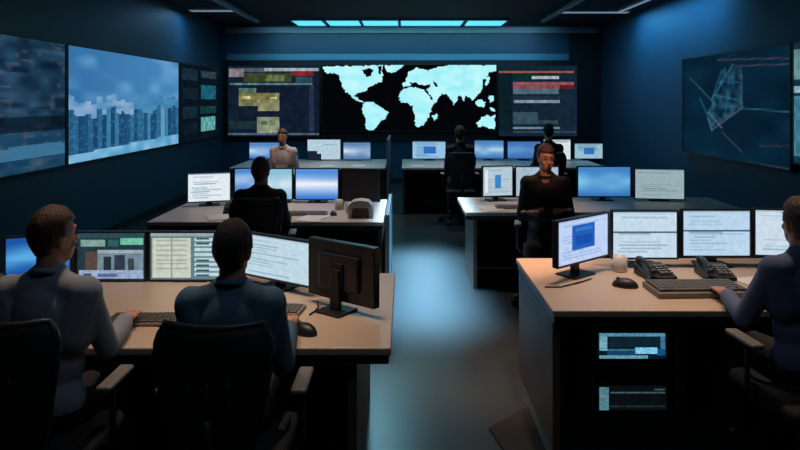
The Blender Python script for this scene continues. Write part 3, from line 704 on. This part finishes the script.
def linear(label, x0, x1, y, power, col, wid=.10, m='lampdim'):
    t = thing('linear_light', label, 'ceiling light', ((x0 + x1) / 2, y, ZC), 0, None); w = (x1 - x0) / 2
    MB().box(-w, w, -wid, wid, -.05, 0, .008).build('housing', 'trim', t)
    MB().box(-w + .03, w - .03, -wid + .03, wid - .03, -.062, -.045, .004).build('diffuser', m, t)
    if power: area('linear_light_glow', ((x0 + x1) / 2, y, ZC - .08), (0, 0, 0), 2 * w, .15, power, col)
linear('dim linear ceiling light above the left wall skyline screen', -3.80, -2.95, 10.9, 12, (.25, .6, 1))
linear('dim linear ceiling light above the right wall', 2.76, 4.02, 11.1, 20, (.12, .55, 1))
# rails
for x, lb in ((-2.86, 'grey ceiling rail on the left side'), (2.66, 'grey ceiling rail on the right side')):
    t = thing('ceiling_rail', lb, 'ceiling rail', (x, 9.6, ZC - .10))
    MB().box(-.035, .035, -2.2, 2.4, -.03, .03, .006).build('rail', 'trim', t)
    for y in (-1.8, 0, 2.0): MB().cyl((0, y, .03), (0, y, .10), .012).build('hanger', 'trim', t)
# downlights over the desks: ring, lens and a spot each
def downlight(label, x, y, power, col, size=75, blend=.8, r=.07, aim=None):
    t = thing('downlight', label, 'downlight', (x, y, ZC), 0, 'recessed downlights')
    MB().lathe([(r, 0), (r + .03, 0), (r + .03, -.012), (r, -.02), (r, 0)][:-1] + [(r, 0)]).build('ring', 'grey', t, smooth=False)
    MB().cyl((0, 0, -.01), (0, 0, -.002), r - .002, n=24).build('lens', 'lampwarm' if col[0] > col[2] else 'lampdim', t)
    l = bpy.data.lights.new('downlight_beam', 'SPOT'); l.energy = power; l.color = col; l.spot_size = math.radians(size); l.spot_blend = blend; l.shadow_soft_size = .06
    o = bpy.data.objects.new('downlight_beam', l); C.objects.link(o); o.location = (x, y, ZC - .03)
    if aim: o.rotation_euler = (Vector(aim) - o.location).to_track_quat('-Z', 'Y').to_euler()
WARM = (1, .74, .54); NEUT = (1, .82, .72)
downlight('warm downlight over the keyboard end of the front left desk', -1.3, 3.15, 130, WARM, 60)
downlight('warm downlight over the aisle end of the front left desk', -.35, 3.2, 110, WARM, 50)
downlight('warm downlight over the aisle end of the front right desk', 1.05, 3.7, 140, WARM, 50)
downlight('warm downlight over the right end of the front right desk', 1.9, 3.55, 130, WARM, 60)
downlight('pinkish downlight over the middle left desk', -.7, 5.9, 130, NEUT, 50)
downlight('pinkish downlight over the left end of the middle left desk', -1.7, 6.0, 60, NEUT, 50)
downlight('pinkish downlight over the middle right desk', 1.0, 6.1, 120, NEUT, 50)
downlight('pinkish downlight over the back left desk', -1.4, 9.5, 90, NEUT, 60)
downlight('pinkish downlight over the back right desk', .9, 9.5, 90, NEUT, 60)
downlight('added warm downlight tinting the aisle floor brown between the front desks', .55, 4.3, 450, (1, .55, .33), 34)  # unseen lamp, added to turn floor and side panel brown
downlight('added warm spot aimed at the face of the orange-lit person', .95, 3.3, 290, (1, .5, .28), 8, aim=(1.22, 5.34, 1.32))  # narrow spot put in to light this face, no known fixture
downlight('added warm spot aimed at the pale-shirted person', -1.85, 7.6, 170, (1, .6, .38), 14, aim=(-1.83, 9.2, 1.2))  # another unseen spot, added to warm the far face
t = thing('linear_light', 'added slim cool light casting the blue pool on the aisle floor', 'ceiling light', (.2, 6.1, ZC))  # unseen strip, added for the blue pool on the aisle floor
MB().box(-.17, .17, -1.35, 1.35, -.05, 0, .006).build('housing', 'trim2', t); MB().box(-.14, .14, -1.3, 1.3, -.056, -.045).build('diffuser', 'lampdim', t)
al = area('aisle_pool_fill', (.2, 6.1, ZC - .07), (0, 0, 0), .20, 2.4, 115, (.38, .72, 1)); al.data.spread = math.radians(22)
# cool ceiling panel above the aisle
t = thing('ceiling_light', 'square cool ceiling light above the aisle', 'ceiling light', (-.48, 9.35, ZC))
MB().box(-.3, .3, -.3, .3, -.04, 0, .006).build('frame', 'trim2', t)
MB().box(-.26, .26, -.26, .26, -.048, -.038).build('diffuser', 'lamp', t)
area('aisle_light', (-.48, 9.35, ZC - .06), (0, 0, 0), .5, .5, 26, (.35, .8, 1))
wash = area('screen_wall_wash', (0, YB - .95, ZC - .06), (math.radians(48), 0, 0), 6.0, .25, 24, (.3, .75, 1)); wash.data.spread = math.radians(110)
t = thing('added_washer', 'added slim ceiling light spreading the blue wash on the right wall', 'ceiling light', (XR - .42, 9.6, ZC))  # invented fixture, added to spread the blue wash along this wall
MB().box(-.05, .05, -1.5, 1.5, -.05, 0, .006).build('housing', 'trim', t); MB().box(-.035, .035, -1.46, 1.46, -.056, -.045).build('diffuser', 'lampdim', t)
ww = area('added_washer_glow', (XR - .42, 9.6, ZC - .07), (0, -math.radians(35), 0), .08, 2.9, 26, (.1, .5, 1)); ww.data.spread = math.radians(120)
t = thing('ceiling_light', 'added unseen ceiling panel giving the seated front people soft fill', 'ceiling light', (.1, 1.5, ZC))  # invented panel, softly brightens the backs of the front people
MB().box(-.8, .8, -.4, .4, -.04, 0, .006).build('frame', 'trim2', t); MB().box(-.76, .76, -.36, .36, -.048, -.038).build('diffuser', 'lampdim', t)
area('front_fill_glow', (.1, 1.5, ZC - .06), (0, 0, 0), 1.5, .7, 5, (.62, .82, 1))

# ------------------------------------------------------------------ world, camera, view
w = bpy.data.worlds.new('dim'); bpy.context.scene.world = w; w.use_nodes = True
w.node_tree.nodes['Background'].inputs[0].default_value = (.01, .03, .05, 1); w.node_tree.nodes['Background'].inputs[1].default_value = .3
cam = bpy.data.cameras.new('camera'); co = bpy.data.objects.new('camera', cam); C.objects.link(co)
co.location = (0, 0, HC); co.rotation_euler = (PI / 2, 0, 0); cam.sensor_width = 36; cam.lens = F / 800 * 36
cam.shift_x = -(VX - 400) / 800; cam.shift_y = -(225 - HZ) / 800; cam.clip_start = .05
bpy.context.scene.camera = co
vs = bpy.context.scene.view_settings
vs.view_transform = 'Standard'; vs.look = 'None'; vs.gamma = 1; vs.use_curve_mapping = False; vs.exposure = 0
bpy.context.view_layer.update()
bpy.context.scene.cycles.caustics_reflective = False; bpy.context.scene.cycles.caustics_refractive = False
bpy.context.scene.cycles.sample_clamp_indirect = 2.0
